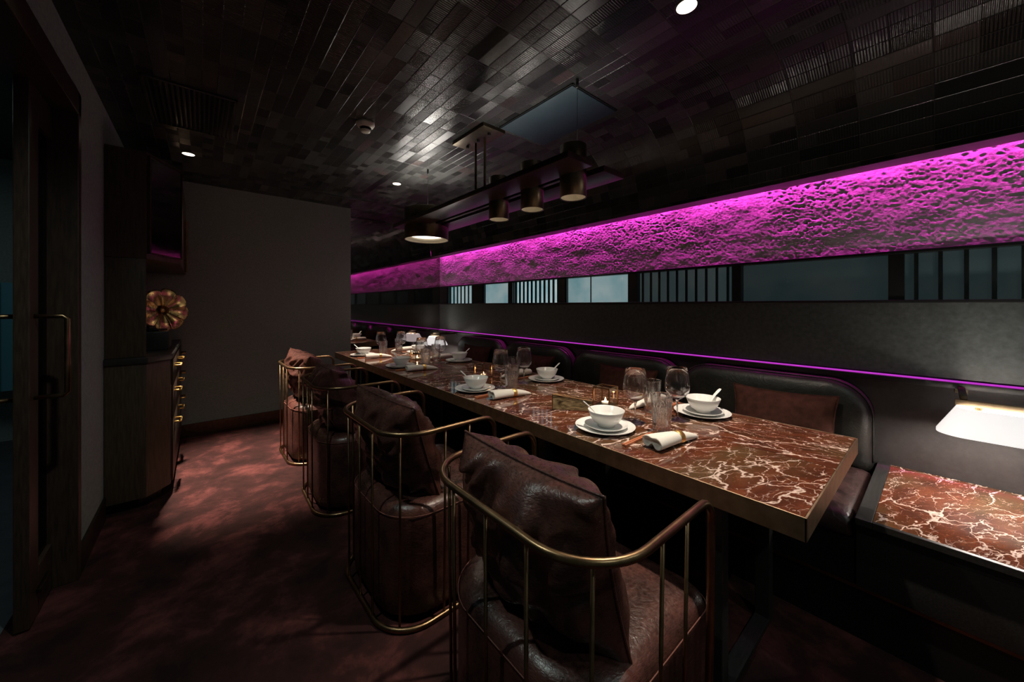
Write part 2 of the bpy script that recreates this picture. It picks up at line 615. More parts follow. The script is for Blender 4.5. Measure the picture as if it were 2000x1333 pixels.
def cushion_mesh(name, w, h, t, seed=0, nu=44, nv=36, pinch=0.07, wr=0.010, puff=0.5):
    """a knife-edge cushion lying in the local YZ plane, thickness along X"""
    bm = bmesh.new()

    def pt(u, v, s):
        y = w / 2 * u * (1 - pinch * (1 - v * v))
        z = h / 2 * v * (1 - pinch * (1 - u * u))
        prof = max(0.0, (1 - abs(u) ** 2.6) * (1 - abs(v) ** 2.6)) ** puff
        e = max(abs(u), abs(v))
        x = s * t / 2 * prof
        nz = mnoise.noise(Vector((u * 2.3 + seed, v * 2.3, s * 3.1)))
        fold = math.sin(9 * (u * 1.3 + 0.4 * v) + 5 * nz + seed) * math.exp(-((abs(v) - 0.72) / 0.25) ** 2)
        fold2 = math.sin(8 * (v + 0.5 * u) + 6 * nz + seed * 2) * math.exp(-((abs(u) - 0.75) / 0.25) ** 2)
        ridge = 1 - abs(mnoise.noise(Vector((u * 3.1 + 5 + seed, v * 3.1, s * 2)))) * 2
        x += s * wr * prof * (fold * 0.55 + fold2 * 0.55 + nz * 1.3 + ridge * 0.5) * (1 if e < 0.999 else 0)
        return (x, y, z)
    G = {}
    for s in (1, -1):
        for i in range(nu + 1):
            for j in range(nv + 1):
                u, v = -1 + 2 * i / nu, -1 + 2 * j / nv
                u, v = math.sin(u * PI / 2) * 0.45 + u * 0.55, math.sin(v * PI / 2) * 0.45 + v * 0.55
                edge = i in (0, nu) or j in (0, nv)
                if edge and s == -1:
                    G[(s, i, j)] = G[(1, i, j)]
                else:
                    G[(s, i, j)] = bm.verts.new(pt(u, v, s))
        for i in range(nu):
            for j in range(nv):
                q = [G[(s, i, j)], G[(s, i + 1, j)], G[(s, i + 1, j + 1)], G[(s, i, j + 1)]]
                bm.faces.new(q if s == 1 else list(reversed(q)))
    rim = []
    for i in range(nu + 1):
        rim.append(G[(1, i, 0)].co.copy())
    for j in range(1, nv + 1):
        rim.append(G[(1, nu, j)].co.copy())
    for i in range(nu - 1, -1, -1):
        rim.append(G[(1, i, nv)].co.copy())
    for j in range(nv - 1, 0, -1):
        rim.append(G[(1, 0, j)].co.copy())
    bmesh.ops.recalc_face_normals(bm, faces=bm.faces)
    me = bpy.data.meshes.new(name)
    bm.to_mesh(me)
    bm.free()
    return me, rim


def tag(o, label, cat, group=None):
    o['label'] = label
    o['category'] = cat
    if group:
        o['group'] = group
    return o


def struct(o):
    o['kind'] = 'structure'
    return o


def thing(name, label, cat, loc=(0, 0, 0), rz=0.0, group=None):
    o = bpy.data.objects.new(name, None)
    COL.objects.link(o)
    o.empty_display_size = 0.05
    o.location = loc
    o.rotation_euler = (0, 0, rz)
    return tag(o, label, cat, group)


def copy_tree(o, parent=None):
    c = o.copy()
    COL.objects.link(c)
    if parent is not None:
        c.parent = parent
        c.matrix_parent_inverse = o.matrix_parent_inverse.copy()
    for ch in [k for k in COL.objects if k.parent == o]:
        copy_tree(ch, c)
    return c


def place(proto, used, loc, rz, label):
    """first call moves the prototype itself, later calls copy it with all its parts"""
    o = copy_tree(proto) if used else proto
    o.location = loc
    o.rotation_euler = (0, 0, rz)
    o['label'] = label
    return o


def add_light(name, kind, loc, energy, col, **kw):
    d = bpy.data.lights.new(name, kind)
    d.energy = energy
    d.color = col
    for k, v in kw.items():
        setattr(d, k, v)
    o = bpy.data.objects.new(name, d)
    COL.objects.link(o)
    o.location = loc
    return o


# ================================================================== the room
struct(box('floor', M['carpet'], -0.585, XW + 0.15, YB, YE + 0.1, -0.06, 0.0))

# ceiling: flat part and the quarter-round cove down to the soffit, UV in metres
def build_ceiling():
    prof = [(XL - 0.3, ZC), (1.0, ZC), (1.95, ZC)]
    for k in range(1, 17):
        a = PI / 2 * k / 16
        prof.append((1.95 + (XS - 1.95) * math.sin(a), ZS + (ZC - ZS) * math.cos(a)))
    s = [0.0]
    for a, b in zip(prof[:-1], prof[1:]):
        s.append(s[-1] + math.hypot(b[0] - a[0], b[1] - a[1]))
    ys = [YB + (YE - YB) * i / 12 for i in range(13)]
    bm = bmesh.new()
    uv = bm.loops.layers.uv.new('UVMap')
    G = [[bm.verts.new((x, y, z)) for y in ys] for x, z in prof]
    for i in range(len(prof) - 1):
        for j in range(len(ys) - 1):
            f = bm.faces.new((G[i][j], G[i][j + 1], G[i + 1][j + 1], G[i + 1][j]))
            for lp, (a, b) in zip(f.loops, ((i, j), (i, j + 1), (i + 1, j + 1), (i + 1, j))):
                lp[uv].uv = (ys[b] - 0.258 + 0.2355 * 20, s[a] + 0.012 + 0.0627 * 20)
            f.smooth = True
    me = bpy.data.meshes.new('ceiling')
    bm.to_mesh(me)
    bm.free()
    me.flip_normals()
    o = struct(link('ceiling', me, M['ceiling']))
    return o


build_ceiling()
struct(box('ceiling_slab', M['black'], XL - 0.3, XW + 0.2, YB - 0.1, YE + 0.15, ZC + 0.10, ZC + 0.16))
struct(box('trim_1', M['soffit'], XS, XW - 0.0185, YB, YE, ZS - 0.004, ZS + 0.012))

# end wall: covered part proud of the mirror
struct(box('wall_end', M['endwall'], XL - 0.1, 1.367, YE, YE + 0.12, 0, ZC))
struct(box('wall_end_mirror', M['mirror'], 1.367, XW, YE + 0.004, YE + 0.03, 0, ZC + 0.02))
struct(box('baseboard_end', M['bronze'], -0.16, 1.367, YE - 0.014, YE, 0, 0.125))
# bench wall, band by band
box_w = lambda n, m, z0, z1, dx=0.0: struct(box(n, M[m], XW + dx, XW + 0.15, YB, YE, z0, z1))
box_w('wall_right_lower', 'lowpanel', 0.0, 0.898, 0.0)
box_w('wall_right_panel', 'panel', 0.920, 1.268, 0.0)
def plaster_band():
    bm = bmesh.new()
    st = 0.0048
    ny, nz = int((YE - YB) / st), int((2.0 - 1.514) / st)
    G = []
    for j in range(nz + 1):
        z = 1.514 + (2.0 - 1.514) * j / nz
        row = []
        for i in range(ny + 1):
            y = YB + (YE - YB) * i / ny
            p = Vector((y * 5.0, z * 8.0, 0.0))
            n1 = mnoise.fractal(p, 0.9, 2.1, 5)
            n2 = mnoise.noise(Vector((y * 40, z * 60, 3.0)))
            n3 = mnoise.noise(Vector((y * 85, z * 115, 9.0)))
            area = max(0.0, mnoise.noise(Vector((y * 3.1, z * 4.2, 20.0))) + 0.35)
            pit = min(0.0, n2 * 0.65 + n3 * 0.5 + 0.12)
            hgt = 0.0014 * n1 + 0.0115 * pit * area + 0.0006 * n3
            row.append(bm.verts.new((XW - 0.003 - hgt, y, z)))
        G.append(row)
    for j in range(nz):
        for i in range(ny):
            bm.faces.new((G[j][i], G[j + 1][i], G[j + 1][i + 1], G[j][i + 1]))
    me = bpy.data.meshes.new('wall_right_plaster')
    bm.to_mesh(me)
    bm.free()
    return struct(link('wall_right_plaster', me, M['plaster'], smooth=True))


plaster_band()
box_w('wall_right_upper', 'plaster', 1.99, 2.35, 0.0)
struct(box('wall_right_backing', M['black'], XW + 0.05, XW + 0.2, YB, YE, 0.0, 2.5))
struct(box('trim_2', M['black'], XW - 0.012, XW + 0.05, YB, YE, 1.500, 1.516, bev=0.003))
struct(box('trim_3', M['black'], XW - 0.012, XW + 0.05, YB, YE, 1.262, 1.277, bev=0.003))
struct(box('trim_4', M['black'], XW - 0.030, XW - 0.004, YB, YE - 0.002, 0.880, 0.906, bev=0.002))
led = tag(box('light_strip', M['led'], XW - 0.012, XW + 0.02, YB, YE - 0.004, 0.9065, 0.9105), 'thin glowing magenta light strip along the wall above the bench backs', 'light strip')
# cove light: the strip hidden above the soffit slot
cv = add_light('cove_light', 'AREA', (XW - 0.012, (YB + YE) / 2, 2.06), 120.0, (1.0, 0.05, 0.66), shape='RECTANGLE', spread=math.radians(70), size=0.010, size_y=YE - YB - 0.06)
cv.rotation_euler = (0, math.radians(-20), 0)
tag(box('cove_light_strip', M['black'], XW - 0.030, XW - 0.006, YB, YE, 2.065, 2.075), 'magenta cove light strip tucked above the soffit slot over the purple plaster', 'light strip')

# back wall and left wall with its door opening
struct(box('wall_back', M['leftwall'], XL - 0.1, XW + 0.1, YB - 0.1, YB, 0, ZC + 0.1))
HZ = 2.22
D0, D1 = 0.55, 2.585
def wall_left():
    bm = bmesh.new()
    add_box(bm, XL - 0.14, XL, D1, YE, 0, ZC + 0.02)
    add_box(bm, XL - 0.14, XL, D0, D1, HZ, ZC + 0.02)
    add_box(bm, XL - 0.14, XL, YB, D0, 0, ZC + 0.02)
    return struct(from_bm('wall_left', bm, M['leftwall']))
wall_left()
struct(box('baseboard_left', M['bronze'], XL, XL + 0.012, D1 + 0.005, 3.16, 0, 0.125))
# door lining and sliding leaf
bm = bmesh.new()
add_box(bm, XL - 0.16, XL + 0.012, D1 - 0.045, D1 + 0.004, 0, HZ + 0.004, 0.003)
add_box(bm, XL - 0.16, XL + 0.012, D0, D1, HZ - 0.10, HZ + 0.004, 0.003)
add_box(bm, XL - 0.16, XL + 0.012, D0 - 0.04, D0 + 0.045, 0, HZ + 0.004, 0.003)
struct(from_bm('trim_5', bm, M['wood']))
dr = bpy.data.objects.new('door_1', None)
COL.objects.link(dr)
struct(dr)
LX0, LX1, LY0 = -0.545, -0.505, 2.265
bm = bmesh.new()
add_box(bm, LX0, LX1, LY0, LY0 + 0.10, 0.006, HZ - 0.10, 0.003)
add_box(bm, LX0, LX1, LY0 + 0.10, 3.0, 0.006, 0.20, 0.003)
add_box(bm, LX0, LX1, LY0 + 0.10, 3.0, HZ - 0.24, HZ - 0.10, 0.003)
add_box(bm, LX0, LX1, 2.92, 3.02, 0.006, HZ - 0.10, 0.003)
from_bm('door_frame', bm, M['wood'], dr)
box('glass_panel', M['doorglass'], LX0 + 0.015, LX1 - 0.015, LY0 + 0.09, 2.93, 0.18, HZ - 0.22, dr)
for sx, xx in ((1, LX1), (-1, LX0)):
    x1 = xx + sx * 0.085
    pts = [(xx, LY0 + 0.05, 0.885), (x1 - sx * 0.012, LY0 + 0.05, 0.885), (x1, LY0 + 0.05, 0.897), (x1, LY0 + 0.05, 1.195), (x1 - sx * 0.012, LY0 + 0.05, 1.207), (xx, LY0 + 0.05, 1.207)]
    tube('handle', M['brass'], pts, 0.009, 10, dr)
bm = bmesh.new()
add_box(bm, LX1, LX1 + 0.012, LY0 + 0.07, LY0 + 0.20, 0.10, 0.118, 0.003)
from_bm('floor_bolt', bm, M['bronze'], dr)
# the corridor beyond the opening
struct(box('floor_corridor', simple('grey_stone_floor', (0.07, 0.08, 0.085), 0.5, 0, 8, 0.2), -2.6, -0.586, -0.6, 5.6, -0.06, -0.002))
struct(box('wall_corridor', M['leftwall'], -2.7, -2.6, -0.6, 5.6, 0, 2.6))
struct(box('wall_corridor_end', M['leftwall'], -2.7, XL - 0.14, 5.6, 5.7, 0, 2.6))
struct(box('ceiling_corridor', M['black'], -2.7, XL, -0.6, 5.7, 2.6, 2.66))
scr = thing('shelving_screen', 'dim teal lit screen seen through the open sliding door at left', 'screen', (-1.9, 5.3, 0))
box('screen_panel', M['corridorglow'], -0.5, 0.9, 0, 0.03, 0.5, 1.45, scr)
for k in range(9):
    box('slat', M['black'], -0.5 + k * 0.17, -0.46 + k * 0.17, -0.03, 0.0, 0.5, 1.45, scr)
add_light('corridor_lamp', 'AREA', (-1.5, 3.6, 2.5), 3.2, (0.78, 0.92, 1.0), size=0.7)

# ------------------------------------------------------------------ strip windows in the bench wall
WZ0, WZ1 = 1.277, 1.500
cells = [  # y0, y1, slats, strength, seed
    (3.80, 4.42, 7, 0.52, 3.1), (3.10, 3.58, 0, 0.46, 1.7), (2.355, 3.03, 11, 0.70, 6.2), (1.612, 2.272, 0, 0.42, 9.9),
    (0.868, 1.535, 10, 0.045, 4.4), (0.172, 0.816, 0, 0.026, 2.2), (-0.56, 0.118, 9, 0.024, 7.7), (-1.40, -0.62, 0, 0.04, 5.5)]
# fins added behind the far panes, angled to darken them in the end mirror
fin_deg = (58, 55, 47, 37)
for k, (y0, y1, ns, st, sd) in enumerate(cells):
    FA = math.radians(fin_deg[k]) if k < 4 else 0
    wo = bpy.data.objects.new('window_%d' % (k + 1), None)
    COL.objects.link(wo)
    struct(wo)
    box('pane', M['windowglass'], XW + 0.004, XW + 0.008, y0, y1, WZ0, WZ1, wo)
    bm = bmesh.new()
    dx, dy = 0.011 * math.cos(FA), 0.011 * math.sin(FA)
    y = y0 - 0.01
    while k < 4 and y < y1:
        a = [(XW + 0.014, y, WZ0), (XW + 0.014 + dx, y + dy, WZ0), (XW + 0.014 + dx, y + dy, WZ1), (XW + 0.014, y, WZ1)]
        bm.faces.new([bm.verts.new(p) for p in a])
        y += 0.010
    if k < 4:
        from_bm('added_fins', bm, M['black'], wo)
    else:
        bm.free()
    box('backlight', teal('frosted_backlight_%d' % (k + 1), st, sd), XW + 0.046, XW + 0.05, y0 - 0.02, y1 + 0.02, WZ0, WZ1, wo)
    if ns:
        bm = bmesh.new()
        sw = 0.011 if k < 3 else 0.007
        for i in range(ns):
            yy = y0 + (i + 0.5) * (y1 - y0) / ns
            add_box(bm, XW + 0.026, XW + 0.036, yy - sw, yy + sw, WZ0, WZ1)
        from_bm('slats', bm, M['black'], wo)
mul = [(4.42, YE)] + [(cells[i + 1][1], cells[i][0]) for i in range(len(cells) - 1)] + [(YB, -1.40)]
for k, (a, b) in enumerate(mul):
    struct(box('trim_%d' % (6 + k), M['black'], XW - 0.002, XW + 0.05, a, b, WZ0 - 0.002, WZ1 + 0.002))
struct(box('trim_15', M['black'], XW + 0.003, XW + 0.012, 1.978, 1.984, WZ0, WZ1))

# ------------------------------------------------------------------ things in the ceiling
def downlight(x, y, label, power, size, blend, col=(1.0, 0.86, 0.70), tilt=0.0, tilt_y=0.0):
    t = thing('downlight', label, 'ceiling light', (x, y, ZC), 0, 'recessed ceiling downlights')
    lathe('trim_ring', M['black'], [(0.036, -0.001), (0.042, -0.004), (0.046, -0.001), (0.046, 0.004), (0.036, 0.004)], 32, t)
    lathe('lens', M['downglow'], [(0.0005, -0.002), (0.037, -0.002)], 32, t)
    l = add_light('downlight_beam', 'SPOT', (x, y, ZC - 0.012), power, col, spot_size=math.radians(size), spot_blend=blend, shadow_soft_size=0.022)
    l.rotation_euler = (tilt_y, -tilt, 0)
    return t


downlight(1.443, 0.646, 'large looking round downlight above the near end of the table', 150, 80, 0.85)
downlight(1.425, 3.39, 'small round downlight above the far end of the table', 190, 50, 0.9, (1.0, 0.84, 0.68), 0.0, 0.15)
downlight(-0.081, 3.765, 'round downlight over the carpet beside the tall cabinet', 950, 50, 1.0, (1.0, 0.82, 0.66), 0.15, -0.10)

# added fill downlights out of view, brightening the near chairs and door wall
for x, y, p, lb in ((1.44, -0.85, 16, 'beside the bench'), (0.45, -0.85, 18, 'at the middle'), (-0.08, 1.35, 32, 'by the door')):
    downlight(x, y, 'added unseen fill downlight over the near part of the room, ' + lb, p, 140, 0.9, (0.84, 1.0, 0.93))

vent = thing('ceiling_vent', 'black slatted air vent in the ceiling above the cabinet', 'vent', (-0.043, 2.915, ZC))
bm = bmesh.new()
for a in ((-0.20, 0.20, -0.315, -0.30), (-0.20, 0.20, 0.30, 0.315), (-0.20, -0.187, -0.315, 0.315), (0.187, 0.20, -0.315, 0.315)):
    add_box(bm, *a, -0.010, 0.004, 0.002)
from_bm('vent_frame', bm, M['blackwood'], vent)
box('backing', M['black'], -0.19, 0.19, -0.305, 0.305, -0.001, 0.004, vent)
for k in range(17):
    xx = -0.178 + k * 0.0222
    bm = bmesh.new()
    add_box(bm, -0.009, 0.009, -0.302, 0.302, -0.0012, 0.0012, 0, Matrix.Translation((xx, 0, -0.007)) @ Matrix.Rotation(0.7, 4, 'Y'))
    from_bm('vent_slat', bm, M['blackwood'], vent)
ht = thing('access_panel', 'dark blue square panel in the ceiling over the pendant light', 'ceiling panel', (1.686, 1.565, ZC))
box('panel', M['hatch'], -0.198, 0.198, -0.303, 0.303, -0.012, 0.002, ht, 0.002)
bm = bmesh.new()
for a in ((-0.205, 0.205, -0.31, -0.304), (-0.205, 0.205, 0.304, 0.31), (-0.205, -0.199, -0.31, 0.31), (0.199, 0.205, -0.31, 0.31)):
    add_box(bm, *a, -0.006, 0.003)
from_bm('panel_rim', bm, M['black'], ht)
sl = thing('slot_diffuser', 'long narrow black air slot in the ceiling near the end wall', 'vent', (1.31, 4.165, ZC))
box('slot', M['black'], -0.64, 0.64, -0.028, 0.028, -0.004, 0.002, sl)
bm = bmesh.new()
add_box(bm, -0.645, 0.645, -0.034, -0.028, -0.006, 0.002)
add_box(bm, -0.645, 0.645, 0.028, 0.034, -0.006, 0.002)
from_bm('slot_edge', bm, M['blackwood'], sl)
sp = thing('ceiling_speaker', 'small dark round speaker in the ceiling behind the far downlight', 'speaker', (1.42, 3.745, ZC))
lathe('grille', M['black'], [(0.0005, -0.004), (0.04, -0.003), (0.047, 0.002)], 28, sp)
sm = thing('smoke_detector', 'cream round smoke detector on the tiled ceiling', 'smoke detector', (0.797, 2.39, ZC))
lathe('base', M['plastic'], [(0.0005, 0.0), (0.055, 0.0), (0.056, -0.012), (0.048, -0.026), (0.036, -0.034)], 36, sm)
lathe('sensing_chamber', M['black'], [(0.030, -0.030), (0.029, -0.050), (0.0005, -0.051)], 12, sm, smooth=False)
lathe('cap', M['plastic'], [(0.031, -0.048), (0.028, -0.058), (0.017, -0.062), (0.0005, -0.062)], 28, sm)

# ------------------------------------------------------------------ pendant light
PX = 1.478
pen = thing('pendant_light', 'long bronze pendant light with two boards and four cylinder lamps', 'pendant light', (PX, 2.08, 1.92))
box('canopy', M['bronze'], -0.112, 0.068, -0.19, 0.19, 0.478, 0.5, pen, 0.003)
for y in (-0.13, 0.0, 0.13):
    bm = bmesh.new()
    bmesh.ops.create_cone(bm, cap_ends=True, segments=16, radius1=0.011, radius2=0.011, depth=0.018, matrix=Matrix.Translation((-0.022, y, 0.470)))
    from_bm('bolt', bm, M['black'], pen)
for y in (-0.05, 0.06):
    tube('rod', M['bronze'], [(0, y, 0.48), (0, y, 0.02)], 0.0085, 10, pen)
for y in (-0.86, 0.78):
    tube('cable', M['black'], [(0.0, y, 0.46), (0.0, y, 0.02)], 0.0012, 6, pen)
    tube('cable_gripper', M['black'], [(0.0, y, 0.5), (0.0, y, 0.455)], 0.008, 10, pen)
boardmat = simple('lacquered_bronze_board', (0.030, 0.016, 0.013), 0.30, 0.0, 18, 0.3, spec=0.5, coat=0.0, stretch=(8, 1, 8))
for sx in (-1, 1):
    x0, x1 = (-0.222, -0.048) if sx < 0 else (0.048, 0.222)
    box('board', boardmat, x0, x1, -0.99, 0.99, 0.0, 0.030, pen, 0.002)
box('centre_rail', M['bronze'], -0.012, 0.012, -0.90, 0.90, 0.004, 0.022, pen)
for y, r, h0, h1 in ((-0.832, 0.069, -0.108, 0.165), (-0.521, 0.068, -0.108, 0.165), (-0.206, 0.066, -0.110, 0.165), (0.80, 0.185, -0.105, 0.155)):
    cyl = lathe('lamp_cylinder', M['bronze'], [(r - 0.006, h1), (r, h1 - 0.004), (r, h0), (r - 0.004, h0), (r - 0.006, h0 + 0.002), (r - 0.006, h1)], 48, pen, loc=(0, y, 0))
    lathe('uplight_lens', M['uplight'], [(0.0005, h1 - 0.055), (r - 0.0065, h1 - 0.055)], 48, cyl)
    if r > 0.1:
        lathe('reflector', M['cream'], [(r - 0.006, h0 + 0.002), (r - 0.052, h0 + 0.022), (r - 0.054, h0 + 0.034)], 48, cyl)
        lathe('diffuser', M['whitedisc'], [(0.0005, h0 + 0.034), (r - 0.053, h0 + 0.034)], 48, cyl)
        add_light('drum_beam', 'AREA', (PX, 2.08 + y, 1.92 + h0 + 0.012), 1.6, (1.0, 0.86, 0.68), shape='DISK', size=0.20)
    else:
        lathe('reflector', M['cream'], [(r - 0.006, h0 + 0.003), (r - 0.012, h0 + 0.05), (0.022, h0 + 0.06)], 40, cyl)
        lathe('diffuser', M['whitedisc'], [(0.0005, h0 + 0.058), (0.0225, h0 + 0.058)], 32, cyl)
        add_light('lamp_beam', 'SPOT', (PX, 2.08 + y, 1.92 + h0 + 0.055), 4, (1.0, 0.82, 0.60), spot_size=math.radians(104), spot_blend=0.6, shadow_soft_size=0.02)

# ================================================================== dining table
TX0, TX1, TY0, TY1, TZ = 1.08, 1.88, 0.205, 4.20, 0.75
tb = thing('dining_table', 'long red marble dining table with white veins and bronze edge', 'table', ((TX0 + TX1) / 2, (TY0 + TY1) / 2, 0))
hx, hy = (TX1 - TX0) / 2, (TY1 - TY0) / 2
for sx in (-1, 1):
    a, b = (-hx + 0.006, -0.0015) if sx < 0 else (0.0015, hx - 0.006)
    box('tabletop', m_marble('red_marble_slab_%d' % (sx + 2), 0.85 + 0.5 * sx, 1.3 + sx * 2.0), a, b, -hy + 0.006, hy - 0.006, TZ - 0.03, TZ - 0.001, tb)
box('seam_strip', M['brass'], -0.0015, 0.0015, -hy + 0.006, hy - 0.006, TZ - 0.03, TZ - 0.0009, tb)
bm = bmesh.new()
for a in ((-hx, -hx + 0.005, -hy, hy), (hx - 0.005, hx, -hy, hy), (-hx, hx, -hy, -hy + 0.005), (-hx, hx, hy - 0.005, hy)):
    add_box(bm, *a, TZ - 0.058, TZ, 0.0012)
from_bm('apron', bm, M['apron'], tb)
box('underside', M['black'], -hx + 0.006, hx - 0.006, -hy + 0.006, hy - 0.006, TZ - 0.05, TZ - 0.032, tb)
for y in (-1.74, -0.98, 0.80, 1.60):
    bm = bmesh.new()
    add_box(bm, -0.26, -0.21, y - 0.025, y + 0.025, 0.02, TZ - 0.05, 0.003)
    add_box(bm, 0.21, 0.26, y - 0.025, y + 0.025, 0.02, TZ - 0.05, 0.003)
    add_box(bm, -0.26, 0.26, y - 0.025, y + 0.025, 0.0, 0.02, 0.003)
    from_bm('leg', bm, M['blackwood'], tb)

# ================================================================== chairs
def make_chair():
    t = thing('dining_chair', '-', 'chair', (0, 0, 0), 0, 'leather chairs along the table')
    xb, xf, hw = -0.225, 0.205, 0.326
    rr = 0.0098
    # rail: up the front leg, along the arm, round the back and down again
    plan = round_poly([(xf, -hw), (xb, -hw), (xb, hw), (xf, hw)], [0, 0.165, 0.165, 0], 12)
    i0 = min(range(len(plan)), key=lambda q: abs(plan[q][0] - xf) + abs(plan[q][1] + hw))
    plan = plan[i0:] + plan[:i0]
    rail = []
    zr = 0.76
    plan2 = resample(plan, 0.05, closed=False)
    def foot_xy(x, y):
        return (x, y)
    rail.append((xf + 0.045, -hw + 0.012, 0.010))
    rail.append((xf + 0.045, -hw + 0.003, 0.40))
    rail.append((xf + 0.045, -hw, zr - 0.075))
    for k in range(1, 7):
        a = PI / 2 * k / 6
        rail.append((xf + 0.045 - 0.06 * (1 - math.cos(a)), -hw, zr - 0.06 + 0.06 * math.sin(a)))
    body = [(x, y, zr) for x, y in plan2 if x < xf - 0.03]
    rail += body
    for k in range(5, -1, -1):
        a = PI / 2 * (k + (1 if k == 5 else 0) * 0) / 6
        rail.append((xf + 0.045 - 0.06 * (1 - math.cos(a)), hw, zr - 0.06 + 0.06 * math.sin(a)))
    rail.append((xf + 0.045, hw, zr - 0.075))
    rail.append((xf + 0.045, hw - 0.003, 0.40))
    rail.append((xf + 0.045, hw - 0.012, 0.010))
    tube('arm_rail', M['brass'], rail, rr, 12, t)
    # base ring on the carpet
    hb = hw - 0.012
    base = round_poly([(xf + 0.045, -hb), (xb + 0.004, -hb), (xb + 0.004, hb), (xf + 0.045, hb)], [0.02, 0.165, 0.165, 0.02], 12)
    base = resample(base, 0.04)
    tube('base_ring', M['brass'], [(x, y, 0.011) for x, y in base], 0.0105, 12, t, closed=True)
    posts = [(0.115, -hw), (0.0, -hw), (-0.165, -0.270), (xb, -0.145), (xb, 0.0), (xb, 0.145), (-0.165, 0.270), (0.0, hw), (0.115, hw)]
    for x, y in posts:
        k = hb / hw
        tube('spindle', M['brass'], [(x * 0.985, y * k, 0.014), (x, y, zr - 0.004)], 0.0048, 8, t)
    # upholstered drum
    out = round_poly([(0.355, -0.292), (xb + 0.028, -0.292), (xb + 0.028, 0.292), (0.355, 0.292)], [0.06, 0.175, 0.175, 0.06], 10)
    out = resample(out, 0.03)
    cx = 0.08
    def ring(inset, z, bulge=0.0):
        r = []
        for x, y in out:
            d = math.hypot(x - cx, y)
            s = (d - inset) / d
            r.append((cx + (x - cx) * s, y * s, z))
        return r
    rings = [ring(0.012, 0.024), ring(0.002, 0.04), ring(0.0, 0.15), ring(0.0, 0.30), ring(0.0, 0.40), ring(0.003, 0.418), ring(0.012, 0.438), ring(0.030, 0.452), ring(0.06, 0.458), ring(0.11, 0.460), ring(0.18, 0.461), ring(0.24, 0.461)]
    bm = bmesh.new()
    add_loft(bm, rings)
    from_bm('seat', M['leather'], None, t, smooth=True) if False else None
    o = from_bm('seat', bm, M['leather'], t, smooth=True)
    sc = tube('seat_stitching', simple('tan_thread', (0.16, 0.055, 0.040), 0.7) if 'thread' not in M else M['thread'], [(x, y, 0.421) for x, y, z in ring(-0.0005, 0)], 0.0016, 6, o, closed=True)
    M['thread'] = sc.data.materials[0]
    pts = [(0.10, -0.286, 0.440), (0.11, -0.24, 0.4575), (0.12, -0.15, 0.4615), (0.12, 0.15, 0.4615), (0.11, 0.24, 0.4575), (0.10, 0.286, 0.440)]
    # back cushion leaning on the rail
    me, rim = cushion_mesh('back_cushion', 0.52, 0.425, 0.23, seed=1.0, wr=0.030, pinch=0.06, puff=0.5, nu=64, nv=54)
    c = link('back_cushion', me, M['leather'], t, smooth=True)
    c.location = (-0.062, 0.0, 0.650)
    c.rotation_euler = (0, math.radians(-14), 0)
    p = tube('cushion_piping', M['leather'], rim, 0.004, 6, c, closed=True)
    return t, c


chair, _ = make_chair()
chair_spots = [(0.742, 0.708, 0.0, 'brown leather chair with brass rail nearest the camera'),
               (0.735, 1.610, 0.02, 'second brown leather chair from the camera, behind the nearest one'),
               (0.735, 2.615, -0.02, 'third leather chair from the camera, in shadow'),
               (0.735, 3.520, 0.02, 'leather chair farthest from the camera, beside the lit carpet')]
for i, (x, y, r, lb) in enumerate(chair_spots):
    place(chair, i > 0, (x, y, 0), r, lb)
# every back cushion slumps a little differently
for i, o in enumerate([o for o in COL.objects if o.name.startswith('back_cushion')]):
    if i:
        me, _r = cushion_mesh('back_cushion', 0.52, 0.425, 0.23, seed=1.0 + 3.7 * i, wr=0.030, pinch=0.06, puff=0.5, nu=64, nv=54)
        me.materials.append(M['leather'])
        for p in me.polygons:
            p.use_smooth = True
        o.data = me
        o.rotation_euler = (math.radians((0, 2, -3, 3)[i]), math.radians((-14, -18, -17, -13)[i]), math.radians((0, 4, -3, 4)[i]))

